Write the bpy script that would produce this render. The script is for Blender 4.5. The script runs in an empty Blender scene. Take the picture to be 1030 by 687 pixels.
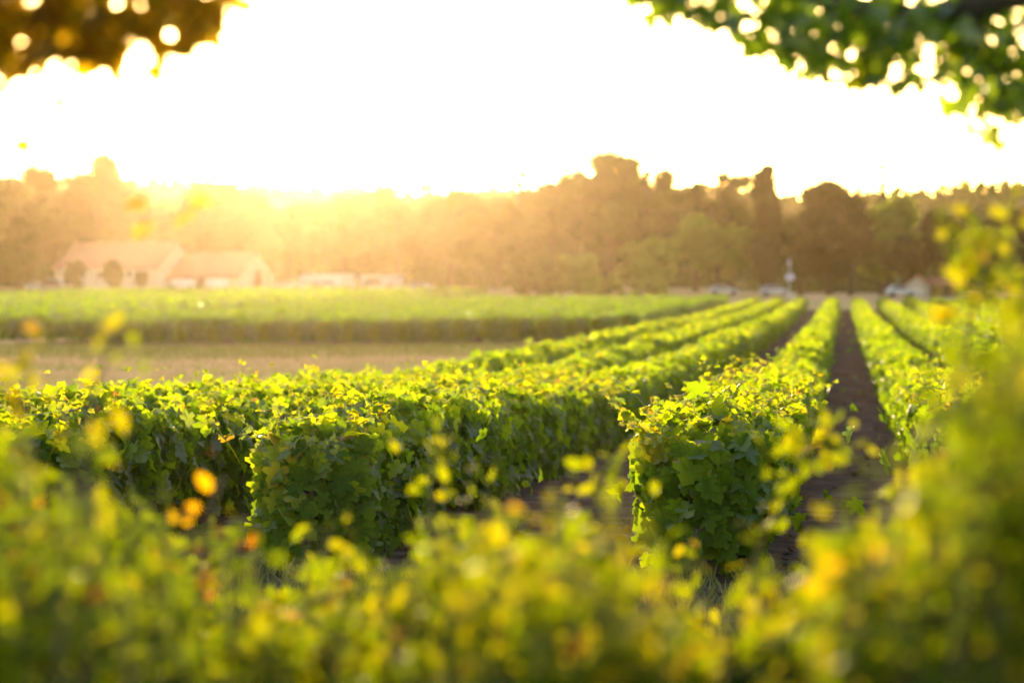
import bpy, math, random
import numpy as np
from mathutils import Vector, Matrix, Quaternion

# ------------------------------------------------------------------ camera, light, exposure
SC = bpy.context.scene
C = SC.collection
R = math.radians
EYE = 2.0                       # camera height over the near end of the vineyard
F = 2430.0                      # focal length in photo pixels (photo 1030 x 687)
YAW, PITCH = math.atan((848 - 515) / F), math.atan((343.5 - 290) / F)
SUN_EL, SUN_AZ = 6.5, 13.0      # degrees above the horizon, degrees left of the vine rows
EXPOSURE = 2.1

cam = bpy.data.cameras.new('camera')
cam_o = bpy.data.objects.new('camera', cam)
C.objects.link(cam_o)
cam_o.location = (0, 0, EYE)
cam_o.rotation_euler = (math.pi / 2 - PITCH, 0, YAW)
cam.sensor_width = 36.0
cam.lens = 36.0 * F / 1030.0
cam.clip_start = 0.05
cam.clip_end = 9000
cam.dof.use_dof = True
cam.dof.focus_distance = 16.9
cam.dof.aperture_fstop = 1.75
SC.camera = cam_o

sun_dir = Vector((-math.sin(R(SUN_AZ)) * math.cos(R(SUN_EL)), math.cos(R(SUN_AZ)) * math.cos(R(SUN_EL)), math.sin(R(SUN_EL))))
sun = bpy.data.lights.new('sun', 'SUN')
sun.energy = 4.6
sun.angle = R(0.53)
sun.color = (1.0, 0.66, 0.32)
sun_o = bpy.data.objects.new('sun', sun)
C.objects.link(sun_o)
sun_o.location = sun_dir * 50
sun_o.rotation_euler = sun_dir.to_track_quat('Z', 'Y').to_euler()

W = bpy.data.worlds.new('World')
SC.world = W
W.use_nodes = True
wn, wl = W.node_tree.nodes, W.node_tree.links
wn.clear()
sky = wn.new('ShaderNodeTexSky')
sky.sky_type = 'NISHITA'
sky.sun_disc = False
sky.sun_elevation = R(SUN_EL)
sky.sun_rotation = R(-SUN_AZ)
sky.altitude = 50
sky.air_density = 1.0
sky.dust_density = 2.5
sky.ozone_density = .3
bg = wn.new('ShaderNodeBackground')
bg.inputs['Strength'].default_value = 0.15
wo = wn.new('ShaderNodeOutputWorld')
wl.new(sky.outputs[0], bg.inputs['Color'])
wl.new(bg.outputs[0], wo.inputs['Surface'])

SC.view_settings.view_transform = 'Standard'
SC.view_settings.look = 'None'
SC.view_settings.exposure = EXPOSURE
SC.view_settings.gamma = 1.0
SC.view_settings.use_curve_mapping = False
SC.render.engine = 'CYCLES'
SC.cycles.use_denoising = True
SC.cycles.max_bounces = 8
SC.cycles.diffuse_bounces = 3
SC.cycles.glossy_bounces = 2
SC.cycles.transmission_bounces = 6
SC.cycles.volume_bounces = 1
SC.cycles.sample_clamp_indirect = 6.0
SC.cycles.use_adaptive_sampling = True

# ------------------------------------------------------------------ helpers
rng = np.random.default_rng(7)
random.seed(7)
_cy, _sy, _cp, _sp = math.cos(YAW), math.sin(YAW), math.cos(PITCH), math.sin(PITCH)


def at(px, py, Y):
    """world point seen at photo pixel (px, py), Y metres along the vine rows"""
    u, v = (px - 515) / F, (343.5 - py) / F
    x, y, z = u, _cp + v * _sp, -_sp + v * _cp
    X, Yd = x * _cy - y * _sy, x * _sy + y * _cy
    k = Y / Yd
    return (X * k, Y, EYE + z * k)


RX = ([-50, 0, 20, 42, 130, 220, 320, 600, 1000], [0, 0, 0, -.6, -.6, 0, .95, 1.6, 2])
LX = ([-50, 0, 20, 42, 117, 170, 300, 380, 600, 1000], [0, 0, 0, -.65, -.8, -.45, .65, 1.8, 3, 3])


def gz(x, y):
    """height of the ground"""
    x = np.asarray(x, float)
    y = np.asarray(y, float)
    t = np.clip((-x - 9) / 18, 0, 1)
    t = t * t * (3 - 2 * t)
    return np.interp(y, *RX) * (1 - t) + np.interp(y, *LX) * t


def tag(o, label=None, cat=None, group=None, kind=None):
    if label: o['label'] = label
    if cat: o['category'] = cat
    if group: o['group'] = group
    if kind: o['kind'] = kind
    return o


def empty(name, loc=(0, 0, 0), rz=0.0):
    o = bpy.data.objects.new(name, None)
    C.objects.link(o)
    o.location = loc
    o.rotation_euler = (0, 0, rz)
    o.empty_display_size = .3
    return o


def mesh_obj(name, verts, faces_flat, sizes, mat, parent=None, attrs=None, smooth=False):
    """verts (n,3); faces_flat vertex indices; sizes = corners of each face (int or array)"""
    me = bpy.data.meshes.new(name)
    verts = np.ascontiguousarray(verts, dtype=np.float32)
    faces_flat = np.ascontiguousarray(faces_flat, dtype=np.int32)
    if np.isscalar(sizes):
        nf = len(faces_flat) // sizes
        tot = np.full(nf, sizes, np.int32)
    else:
        tot = np.asarray(sizes, np.int32)
        nf = len(tot)
    start = np.concatenate([[0], np.cumsum(tot)[:-1]]).astype(np.int32)
    me.vertices.add(len(verts))
    me.vertices.foreach_set('co', verts.ravel())
    me.loops.add(len(faces_flat))
    me.loops.foreach_set('vertex_index', faces_flat)
    me.polygons.add(nf)
    me.polygons.foreach_set('loop_start', start)
    try:
        me.polygons.foreach_set('loop_total', tot)
    except Exception:
        pass
    if attrs:
        for k, v in attrs.items():
            a = me.attributes.new(k, 'FLOAT', 'POINT')
            a.data.foreach_set('value', np.ascontiguousarray(v, dtype=np.float32))
    me.update(calc_edges=True)
    if smooth:
        me.polygons.foreach_set('use_smooth', np.ones(nf, bool))
    me.materials.append(mat)
    o = bpy.data.objects.new(name, me)
    C.objects.link(o)
    if parent: o.parent = parent
    return o


class MB:
    """collects boxes, prisms and tubes, builds one mesh"""
    def __init__(s): s.v, s.f, s.n = [], [], []

    def add(s, vs, fs):
        b = len(s.v)
        s.v += [tuple(p) for p in vs]
        for f in fs:
            s.f += [b + i for i in f]
            s.n.append(len(f))
        return s

    def box(s, c, d, rz=0.0):
        co, si = math.cos(rz), math.sin(rz)
        vs = []
        for z in (-1, 1):
            for x, y in ((-1, -1), (1, -1), (1, 1), (-1, 1)):
                a, b = x * d[0] / 2, y * d[1] / 2
                vs.append((c[0] + a * co - b * si, c[1] + a * si + b * co, c[2] + z * d[2] / 2))
        return s.add(vs, [(3, 2, 1, 0), (4, 5, 6, 7), (0, 1, 5, 4), (1, 2, 6, 5), (2, 3, 7, 6), (3, 0, 4, 7)])

    def tube(s, pts, radii, k=7):
        pts = [Vector(p) for p in pts]
        n = len(pts)
        vs, fs = [], []
        ref = Vector((0.31, 0.2, 0.93))
        for i, p in enumerate(pts):
            d = (pts[min(i + 1, n - 1)] - pts[max(i - 1, 0)]).normalized()
            a = d.cross(ref)
            if a.length < .05: a = d.cross(Vector((1, 0, 0)))
            a.normalize()
            b = d.cross(a)
            for j in range(k):
                t = 2 * math.pi * j / k
                vs.append(p + (a * math.cos(t) + b * math.sin(t)) * radii[i])
        for i in range(n - 1):
            for j in range(k):
                j2 = (j + 1) % k
                fs.append((i * k + j, i * k + j2, (i + 1) * k + j2, (i + 1) * k + j))
        fs.append(tuple(reversed(range(k))))
        fs.append(tuple((n - 1) * k + j for j in range(k)))
        return s.add(vs, fs)

    def field(s, tone=.8):
        return np.array(s.v), np.array(s.f), np.array(s.n), np.full(len(s.v), tone)

    def build(s, name, mat, parent=None, smooth=False):
        return mesh_obj(name, np.array(s.v), np.array(s.f), np.array(s.n), mat, parent, smooth=smooth)


# ---- leaf templates: outline points, fan from a middle point; y runs from stalk to tip
_h = [(.13, -.17), (.30, -.20), (.50, -.02), (.33, .14), (.67, .30), (.60, .50), (.30, .52), (.32, .72), (.19, .82)]
VINE = [(0, 0)] + _h + [(0, 1.02)] + [(-x, y) for x, y in reversed(_h)]
_h = [(.40, -.06), (.46, .30), (.58, .50), (.26, .72)]
VINE_MID = [(0, 0)] + _h + [(0, 1.0)] + [(-x, y) for x, y in reversed(_h)]
OVAL = [(0, 0), (.20, .14), (.30, .42), (.20, .78), (0, 1.0), (-.20, .78), (-.30, .42), (-.20, .14)]
_h = [(.20, .02), (.48, .16), (.27, .34), (.44, .62), (.17, .62)]
LOBED = [(0, 0)] + _h + [(0, 1.0)] + [(-x, y) for x, y in reversed(_h)]
BLADE = [(-.05, 0), (.05, 0), (.03, .7), (0, 1.0)]
QUAD = [(0, 0), (.5, .45), (0, 1.0), (-.5, .55)]


def leaves(P, N, T, S, tone, tmpl, g, curl=.35):
    """arrays for a field of leaves; P stalk points, N blade normals, T tip directions, S sizes"""
    P, N, T = (np.asarray(a, float) for a in (P, N, T))
    N /= np.linalg.norm(N, axis=1, keepdims=True) + 1e-9
    T = T - (T * N).sum(1, keepdims=True) * N
    T /= np.linalg.norm(T, axis=1, keepdims=True) + 1e-9
    B = np.cross(N, T)
    o = np.array(tmpl)
    fan = len(tmpl) > 4
    if fan: o = np.vstack([[0, .38], o])
    k, n = len(o), len(P)
    x, y = o[:, 0], o[:, 1]
    c1 = g.normal(.1, curl, (n, 1))
    c2 = g.normal(.25, curl, (n, 1))
    jx = 1 + g.normal(0, .10, (n, 1))
    z = -c1 * (x * x)[None] * 1.6 - c2 * (np.maximum(y - .3, 0) ** 2)[None] + np.abs(x)[None] * g.normal(.12, .15, (n, 1))
    if fan: z = z + g.normal(0, .035, (n, k))
    S = np.asarray(S, float).reshape(-1, 1, 1)
    V = P[:, None] + S * (x[None, :, None] * jx[:, :, None] * B[:, None] + y[None, :, None] * T[:, None] + z[:, :, None] * N[:, None])
    V = V.reshape(-1, 3)
    if fan:
        m = k - 1
        tri = np.array([(0, 1 + i, 1 + (i + 1) % m) for i in range(m)])
        Fc = (tri[None] + (np.arange(n) * k)[:, None, None]).reshape(-1)
        sz = 3
    else:
        Fc = (np.arange(4)[None] + (np.arange(n) * 4)[:, None]).reshape(-1)
        sz = 4
    return V, Fc, sz, np.repeat(tone, k)


def join_fields(name, fields, mat, parent=None):
    V, Fc, sz, tn, b = [], [], [], [], 0
    for v, f, s, t in fields:
        V.append(v); Fc.append(f + b); sz.append(np.full(len(f) // s, s) if np.isscalar(s) else s); tn.append(t)
        b += len(v)
    return mesh_obj(name, np.vstack(V), np.concatenate(Fc), np.concatenate(sz), mat, parent, {'tone': np.concatenate(tn)})


def noise1(x, seed, scale=1.0):
    """smooth 1-D noise in -1..1"""
    x = np.asarray(x, float) / scale
    i = np.floor(x).astype(int)
    f = x - i
    f = f * f * (3 - 2 * f)
    h = lambda n: (np.sin(n * 127.1 + seed * 311.7) * 43758.5453) % 1.0
    return (h(i) * (1 - f) + h(i + 1) * f) * 2 - 1


# ------------------------------------------------------------------ materials
def mat_new(name):
    m = bpy.data.materials.new(name)
    m.use_nodes = True
    m.node_tree.nodes.clear()
    return m, m.node_tree.nodes, m.node_tree.links


def leaf_material(name, stops, tint=(1.9, 1.7, .5), trans=.5, rough=.38, spec=.2):
    m, n, l = mat_new(name)
    a = n.new('ShaderNodeAttribute'); a.attribute_name = 'tone'
    r = n.new('ShaderNodeValToRGB')
    el = r.color_ramp.elements
    while len(el) > 1: el.remove(el[-1])
    el[0].position, el[0].color = stops[0][0], (*stops[0][1], 1)
    for p, c in stops[1:]:
        e = el.new(p); e.color = (*c, 1)
    l.new(a.outputs['Fac'], r.inputs[0])
    mul = n.new('ShaderNodeVectorMath'); mul.operation = 'MULTIPLY'
    l.new(r.outputs[0], mul.inputs[0]); mul.inputs[1].default_value = tint
    d = n.new('ShaderNodeBsdfDiffuse'); l.new(r.outputs[0], d.inputs[0])
    t = n.new('ShaderNodeBsdfTranslucent'); l.new(mul.outputs[0], t.inputs[0])
    mx = n.new('ShaderNodeMixShader'); mx.inputs[0].default_value = trans
    l.new(d.outputs[0], mx.inputs[1]); l.new(t.outputs[0], mx.inputs[2])
    g = n.new('ShaderNodeBsdfGlossy'); g.inputs['Roughness'].default_value = rough
    g.inputs['Color'].default_value = (.9, .95, 1, 1)
    fr = n.new('ShaderNodeFresnel'); fr.inputs[0].default_value = 1.42
    fm = n.new('ShaderNodeMath'); fm.operation = 'MULTIPLY'; fm.inputs[1].default_value = spec
    l.new(fr.outputs[0], fm.inputs[0])
    m2 = n.new('ShaderNodeMixShader')
    l.new(fm.outputs[0], m2.inputs[0]); l.new(mx.outputs[0], m2.inputs[1]); l.new(g.outputs[0], m2.inputs[2])
    o = n.new('ShaderNodeOutputMaterial'); l.new(m2.outputs[0], o.inputs[0])
    return m


def noisy(name, c1, c2, scale=3.0, rough=.85, c3=None, bump=0.0, detail=6, spec=.3, stretch=(1, 1, 1)):
    m, n, l = mat_new(name)
    tc = n.new('ShaderNodeTexCoord')
    mp = n.new('ShaderNodeMapping'); mp.inputs['Scale'].default_value = stretch
    l.new(tc.outputs['Object'], mp.inputs[0])
    nz = n.new('ShaderNodeTexNoise'); nz.inputs['Scale'].default_value = scale; nz.inputs['Detail'].default_value = detail
    nz.inputs['Roughness'].default_value = .65
    l.new(mp.outputs[0], nz.inputs['Vector'])
    r = n.new('ShaderNodeValToRGB')
    el = r.color_ramp.elements
    el[0].position, el[0].color = .35, (*c1, 1)
    el[1].position, el[1].color = .65, (*c2, 1)
    if c3: e = el.new(.5); e.color = (*c3, 1)
    l.new(nz.outputs[0], r.inputs[0])
    p = n.new('ShaderNodeBsdfPrincipled')
    p.inputs['Roughness'].default_value = rough
    p.inputs['Specular IOR Level'].default_value = spec
    l.new(r.outputs[0], p.inputs['Base Color'])
    if bump:
        b = n.new('ShaderNodeBump'); b.inputs['Strength'].default_value = bump
        l.new(nz.outputs[0], b.inputs['Height']); l.new(b.outputs[0], p.inputs['Normal'])
    o = n.new('ShaderNodeOutputMaterial'); l.new(p.outputs[0], o.inputs[0])
    return m


M = {}
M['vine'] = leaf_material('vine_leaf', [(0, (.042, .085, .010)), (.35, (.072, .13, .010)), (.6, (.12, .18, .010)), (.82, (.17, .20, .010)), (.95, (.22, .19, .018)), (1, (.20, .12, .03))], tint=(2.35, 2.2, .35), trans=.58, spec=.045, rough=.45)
M['vine_far'] = leaf_material('far_vine_leaf', [(0, (.03, .075, .010)), (.5, (.08, .135, .010)), (.85, (.14, .18, .010)), (1, (.20, .18, .03))], tint=(2.2, 2.2, .5), trans=.55, spec=.08)
M['shrub'] = leaf_material('shrub_leaf', [(0, (.03, .065, .006)), (.35, (.06, .115, .006)), (.65, (.12, .155, .006)), (.86, (.19, .155, .006)), (.94, (.11, .065, .016)), (1, (.08, .038, .025))], tint=(2.7, 2.0, .22), rough=.42, spec=.02, trans=.6)
M['canopy'] = leaf_material('overhanging_leaf', [(0, (.04, .08, .015)), (.5, (.08, .13, .018)), (1, (.14, .17, .018))], tint=(2.4, 2.5, .4), rough=.4, spec=.08, trans=.6)
M['canopy_sunglow'] = leaf_material('sunglow_overhanging_leaf', [(0, (.10, .09, .012)), (.5, (.16, .125, .014)), (1, (.22, .16, .018))], tint=(2.8, 2.4, .3), spec=.03, trans=.8)  # canopy leaf again, with the low sun's glow put into its colour
M['tree'] = leaf_material('tree_leaf', [(0, (.022, .045, .010)), (1, (.055, .095, .018))], trans=.12, spec=.01, rough=.6)
M['tree_dark'] = leaf_material('dark_tree_leaf', [(0, (.012, .022, .008)), (1, (.028, .046, .013))], trans=.12, spec=.01, rough=.6)
M['tree_pale'] = leaf_material('pale_tree_leaf', [(0, (.11, .17, .03)), (1, (.16, .23, .04))], trans=.4, spec=.01, rough=.6)
M['bark'] = noisy('bark', (.03, .026, .018), (.07, .058, .042), 9, .9, bump=.5, stretch=(1, 1, .3))
M['stem'] = noisy('green_brown_stem', (.07, .06, .025), (.13, .10, .05), 14, .7)
M['post'] = noisy('weathered_wood', (.16, .13, .10), (.30, .26, .21), 8, .85, bump=.3, stretch=(6, 6, .6))
M['metal'] = noisy('galvanised_metal', (.22, .22, .23), (.3, .3, .3), 12, .6, spec=.3)
M['soil'] = noisy('soil', (.075, .054, .047), (.17, .12, .105), 2.2, .95, c3=(.10, .074, .066), bump=1.0, detail=12, spec=0)
M['grass_ground'] = noisy('dry_grass_ground', (.24, .24, .10), (.44, .31, .23), .12, .95, c3=(.34, .26, .16), bump=.4, detail=10, spec=0, stretch=(1, .6, 1))
M['hill'] = noisy('hill_ground', (.05, .06, .03), (.08, .08, .045), .05, .95)
M['wall'] = noisy('pale_limestone_wall', (.40, .36, .30), (.55, .50, .43), .8, .9, bump=.2)
M['grey_roof'] = noisy('grey_sheet_roof', (.42, .40, .38), (.55, .53, .5), 1.5, .7)
M['white'] = noisy('white_render', (.70, .70, .70), (.82, .82, .82), 1.5, .7)
M['roof'] = noisy('terracotta_tiles', (.34, .16, .11), (.46, .25, .18), 1.2, .9, bump=.3, stretch=(1, 6, 1))
M['dark'] = noisy('dark_opening', (.03, .03, .03), (.06, .05, .045), 2, .4)
M['door'] = noisy('brown_door', (.16, .08, .05), (.22, .12, .08), 4, .7)
M['paint'] = noisy('haze_dimmed_car_paint', (.42, .43, .46), (.5, .51, .54), 3, .25, spec=.7)  # white greyed in the colour, standing in for haze over the distant cars
M['blue_white'] = noisy('pale_blue_board', (.42, .46, .62), (.5, .54, .68), 3, .5)
M['rubber'] = noisy('rubber', (.02, .02, .02), (.035, .035, .035), 6, .8)
M['grass'] = leaf_material('grass_blade', [(0, (.10, .14, .035)), (.5, (.17, .16, .06)), (1, (.24, .17, .10))], tint=(1.1, 1.0, .8), trans=.15, spec=.01, rough=.6)

M['litter'] = leaf_material('fallen_leaf', [(0, (.10, .07, .03)), (1, (.16, .10, .05))], tint=(1, .9, .5), trans=.2, spec=0)

# ------------------------------------------------------------------ ground
def sheet(name, xs, ys, dz, mat, label, rough=0.0):
    X, Y = np.meshgrid(xs, ys)
    Z = gz(X, Y) + dz
    if rough:
        Z = Z + rough * (noise1(X * 1.7 + Y * .9, 3) + noise1(X * 2.9 - Y * 2.3, 5)) * .5
    nx, ny = len(xs), len(ys)
    V = np.stack([X, Y, Z], -1).reshape(-1, 3)
    i, j = np.meshgrid(np.arange(nx - 1), np.arange(ny - 1))
    b = (j * nx + i).ravel()
    Fc = np.stack([b, b + 1, b + nx + 1, b + nx], 1).ravel()
    o = mesh_obj(name, V, Fc, 4, mat, smooth=True)
    return tag(o, label, 'ground', kind='structure')


gx = np.unique(np.concatenate([[-2200, -1200, -600, -300], np.arange(-160, 101, 3.0), [200, 400, 800, 1400, 2200]]))
gy = np.unique(np.concatenate([[-2000, -800, -200, -50], np.arange(-20, 60, 1.5), np.arange(60, 420, 4.0), [450, 500, 600, 1000, 1600, 2400]]))
sheet('ground', gx, gy, 0, M['grass_ground'], 'dry green and tan grassland under the whole scene')
sheet('vineyard_soil', np.arange(-8.9, 21.2, .35), np.arange(9, 223, .5), .012, M['soil'], 'brown tilled soil of the near vineyard and its alley', 0)
sheet('far_vineyard_soil', np.arange(-40.5, -9.8, 1.2), np.arange(116.5, 223, 2.0), .012, M['soil'], 'brown soil below the farther block of vines')

# ------------------------------------------------------------------ vine rows
def row_field(X, y0, y1, dens, size, tmpl, g, w=.45, h=1.08, zlo=.10, seed=0, inset=.12, tip=None, tonek=1.0, cap=False, bright=0.0, only=None):
    L = y1 - y0
    n = int(L * dens)
    y = g.uniform(y0, y1, n)
    # perimeter of the cross-section: left side, top, right side
    side = h - zlo
    per = side * 2 + w * 2 * .9
    s = g.uniform(0, per, n)
    ww = w * (1 + .22 * noise1(y, seed + 1, 1.3) + .12 * noise1(y, seed + 2, .45))
    hh = h * (1 + .08 * noise1(y, seed + 3, 1.6) + .09 * noise1(y, seed + 4, .55))
    if tip is not None:
        hh = hh * (1 - .10 * np.exp(-(y - tip) / 1.2))
        ww = ww * (1 - .12 * np.exp(-(y - tip) / .7))
    left, right = s < side, s > per - side
    top = ~(left | right)
    t = np.where(left, s / side, np.where(right, (per - s) / side, 1.0))
    z = zlo + t * (hh - zlo)
    bulge = .80 + .24 * np.sin(np.clip(t, 0, 1) * math.pi * .62)
    bulge = np.where(t > .88, bulge * (1 - (t - .88) * 1.1), bulge)
    u = (s - side) / (per - 2 * side) * 2 - 1
    x = np.where(left, -ww * bulge, np.where(right, ww * bulge, u * ww * .88))
    z = np.where(top, hh * (1 - .10 * u * u), z)
    dx = np.where(left, -1.0, np.where(right, 1.0, u * .5))
    dzn = np.where(top, 1.0, .25 + .3 * np.clip(t - .6, 0, 1))
    ins = g.exponential(inset, n) * np.where(g.random(n) < .15, 2.2, 1) - .03
    x -= dx * ins * np.where(top, .2, 1)
    z -= np.where(top, ins * .8, 0)
    # loose shoots standing proud
    pr = g.random(n)
    z += np.where(top & (pr < .10), g.uniform(.02, .10, n), 0)
    x += np.where(~top & (pr < .07), dx * g.uniform(.03, .13, n), 0)
    yy = y
    N = np.stack([dx, g.normal(0, .45, n), dzn], 1) + g.normal(0, .38, (n, 3))
    N[:, 1] += np.where(top, g.normal(-.5, .8, n), 0)
    N[:, 2] *= np.where(top, .75, 1)
    T = np.stack([dx * .5 + g.normal(0, .35, n), g.normal(0, .45, n), np.where(top, g.normal(-.05, .4, n), -1.0 + g.normal(0, .25, n))], 1)
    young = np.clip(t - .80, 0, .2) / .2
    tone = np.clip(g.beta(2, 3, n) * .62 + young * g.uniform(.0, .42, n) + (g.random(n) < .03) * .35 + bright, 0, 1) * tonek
    z = np.where(z < .45, z + .22 * noise1(yy, seed + 8, .5) * (z < .45), z)
    P = np.stack([X + x, yy, gz(X + x, yy) + np.maximum(z, .05)], 1)
    if only is not None:
        k = only(P)
        P, N, T, tone = P[k], N[k], T[k], tone[k]
    S = size * g.uniform(.62, 1.15, len(P)) * np.where(tone > .7, .85, 1)
    return leaves(P, N, T, S, tone, tmpl, g)


def cap_field(X, y0, n, size, g, w=.47, h=1.1):
    """leaves hanging over the end of a row"""
    x = g.uniform(-1, 1, n) * w * .95
    z = .12 + (h - .10) * g.random(n) ** .8
    y = y0 + np.where(x < 0, .95, .5) * (x / w) ** 2 + .22 * np.clip(z / h - .75, 0, 1) * 3 + g.exponential(.10, n) - .05
    N = np.stack([x * .8, -np.ones(n), .3 + .5 * (z > h * .85)], 1) + g.normal(0, .4, (n, 3))
    T = np.stack([g.normal(0, .5, n), g.normal(-.2, .3, n), -np.ones(n)], 1)
    tone = np.clip(g.beta(2, 3, n) * .68 + .16 * (x < 0) + (z > h * .8) * g.uniform(0, .35, n), 0, 1)  # left half toned up: sunlit edge of the row end put into leaf colour
    return leaves(np.stack([X + x, y, z], 1), N, T, size * g.uniform(.6, 1.2, n), tone, VINE, g)


def shoots(X, y0, y1, n, g, h=1.12, w=.42):
    """thin young shoots above the hedge: stems (returned as MB) and their leaves"""
    mb = MB()
    P, N, T, S = [], [], [], []
    for _ in range(n):
        x = X + g.uniform(-w, w)
        y = g.uniform(y0, y1)
        z = float(gz(x, y)) + h * .97
        d = Vector((g.normal(0, .5), g.normal(0, .5), 1)).normalized()
        L = g.uniform(.08, .38)
        pts, p = [], Vector((x, y, z - .15))
        for k in range(5):
            pts.append(p.copy())
            d = (d + Vector((g.normal(0, .15), g.normal(0, .15), -.12))).normalized()
            p = p + d * (L + .15) / 4
            if k > 0:
                for q in range(2):
                    P.append(tuple(p)); N.append((g.normal(0, .6), g.normal(0, .6), 1)); T.append((g.normal(), g.normal(), g.normal(-.2, .4))); S.append(.11 * (1.15 - k * .17) * g.uniform(.7, 1.1))
        mb.tube(pts, [.004, .0035, .003, .002, .0015], 4)
    n = len(P)
    return mb, leaves(P, N, T, np.array(S), np.clip(g.normal(.72, .12, n), 0, 1), VINE, g)


def trunk_mb(x, y, g):
    z = float(gz(x, y)) - .05
    mb = MB()
    pts = [(x, y, z), (x + g.normal(0, .03), y + g.normal(0, .03), z + .2), (x + g.normal(0, .05), y + g.normal(0, .05), z + .42), (x + g.normal(0, .04), y + g.normal(0, .06), z + .6)]
    mb.tube(pts, [.045, .035, .032, .028], 7)
    top = pts[-1]
    for s in (-1, 1):
        mb.tube([top, (top[0], top[1] + s * .25, top[2] + .06), (top[0], top[1] + s * .5, top[2] + .08)], [.024, .018, .010], 6)
    return mb


def near_row(X, y0, label, detail, seed, hi_to=30, h=1.04):
    g = np.random.default_rng(seed)
    root = empty('vine_row', (0, 0, 0))
    tag(root, label, 'vine row', 'vine rows of the near vineyard')
    fl = []
    if detail == 2:
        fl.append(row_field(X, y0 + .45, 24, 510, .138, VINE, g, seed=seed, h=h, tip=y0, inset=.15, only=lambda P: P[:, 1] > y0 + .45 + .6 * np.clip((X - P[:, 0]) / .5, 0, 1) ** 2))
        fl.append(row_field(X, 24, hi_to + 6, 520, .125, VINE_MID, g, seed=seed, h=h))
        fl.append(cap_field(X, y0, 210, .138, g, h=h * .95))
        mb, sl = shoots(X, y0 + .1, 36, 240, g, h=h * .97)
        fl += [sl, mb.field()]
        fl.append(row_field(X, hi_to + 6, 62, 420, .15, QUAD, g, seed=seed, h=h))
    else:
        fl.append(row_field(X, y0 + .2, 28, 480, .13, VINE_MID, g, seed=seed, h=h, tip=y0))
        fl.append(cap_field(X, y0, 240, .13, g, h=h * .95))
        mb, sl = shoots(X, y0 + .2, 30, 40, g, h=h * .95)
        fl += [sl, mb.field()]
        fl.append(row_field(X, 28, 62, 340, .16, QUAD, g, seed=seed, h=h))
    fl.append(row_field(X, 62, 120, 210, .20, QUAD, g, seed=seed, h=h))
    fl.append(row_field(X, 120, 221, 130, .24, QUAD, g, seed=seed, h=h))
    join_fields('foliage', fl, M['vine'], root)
    for k in range(8):
        trunk_mb(X, y0 + .5 + 1.15 * k, g).build('trunk', M['bark'], root, True)
    p = MB().tube([(X, y0 + .45, float(gz(X, y0)) - .3), (X, y0 + .5, float(gz(X, y0)) + .95)], [.05, .045], 10)
    p.build('end_post', M['post'], root, True)
    wmb = MB()
    for z in (.6, .9, 1.1):
        yy = np.arange(y0 + .06, 60, 6)
        wmb.tube([(X, float(a), float(gz(X, a)) + z) for a in yy], [.0025] * len(yy), 4)
    wmb.build('trellis_wire', M['metal'], root)
    return root


near_row(-.97, 16.2, 'leafy vine row in sharp focus, first left of the bare soil alley', 2, 11)
near_row(-3.74, 16.2, 'vine row second left of the soil alley, bright yellow leaves on its near corner', 2, 12, h=1.0)
near_row(-5.75, 16.2, 'vine row third left of the soil alley, showing a tall dark side', 2, 13, h=.99)
near_row(-7.85, 16.4, 'outermost row of the near vines, edging the dry grass strip', 1, 14, 26, h=.99)
near_row(1.33, 15.8, 'bright yellow-green vine row first to the right of the soil alley', 2, 15)
for k, nm in enumerate(['second', 'third', 'fourth', 'fifth', 'sixth', 'seventh', 'eighth']):
    near_row(3.58 + 2.25 * k, 15.8 + k * 2.0, nm + ' vine row right of the soil alley, partly behind the tall blurred shrub', 1 if k else 1, 16 + k)


def far_rows(xs, y0f, y1, seed, label, group, dens=85, size=.25, endd=300):
    """rows of the farther blocks; a few variants built, then copied"""
    g = np.random.default_rng(seed)
    for i, X in enumerate(xs):
        y0 = y0f(X) + g.normal(0, .35)
        root = empty('vine_row', (0, 0, 0))
        tag(root, label, 'vine row', group)
        h = 1.22 * g.uniform(.93, 1.07)
        fl = []
        if endd:
            fl.append(row_field(X, y0, y0 + 5, endd, .15, QUAD, g, w=.23, h=h, zlo=.2, seed=seed + i, tonek=.55))
            n = 130
            x = g.uniform(-.27, .27, n); z = .3 + (h - .3) * g.random(n)
            P = np.stack([X + x, np.full(n, y0) + g.uniform(-.1, .15, n), gz(X, y0) + z], 1)
            fl.append(leaves(P, np.stack([x, -np.ones(n), np.full(n, .3)], 1) + g.normal(0, .4, (n, 3)), np.tile((0, 0, -1.), (n, 1)) + g.normal(0, .3, (n, 3)), g.uniform(.14, .24, n), g.uniform(.25, .6, n), QUAD, g))  # end leaves toned lighter than the row: brighter lit ends put into leaf colour
        fl.append(row_field(X, y0 + (5 if endd else 0), y1, dens, size, QUAD, g, w=.23, h=h, zlo=.2, seed=seed + i, tonek=.55))
        join_fields('foliage', fl, M['vine_far'], root)
        if endd:
            mb = MB().tube([(X, y0 + .1, float(gz(X, y0)) - .2), (X, y0 + .1, float(gz(X, y0)) + 1.15)], [.035, .03], 6)
            mb.build('end_post', M['post'], root)


far_rows([-10.6 - 1.38 * i for i in range(22)], lambda X: 117.0 + (X + 40) * .05, 221, 50,
         'one row of the farther block, its rounded end facing the dry grass strip', 'vine rows of the farther block')
far_rows([-44 - 1.9 * i for i in range(26)], lambda X: max(112.0, -X / .36), 296, 90,
         'one of the hazy rows in the field below the farmhouse', 'hazy vine rows before the farmhouse', 34, .5, 0)

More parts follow.
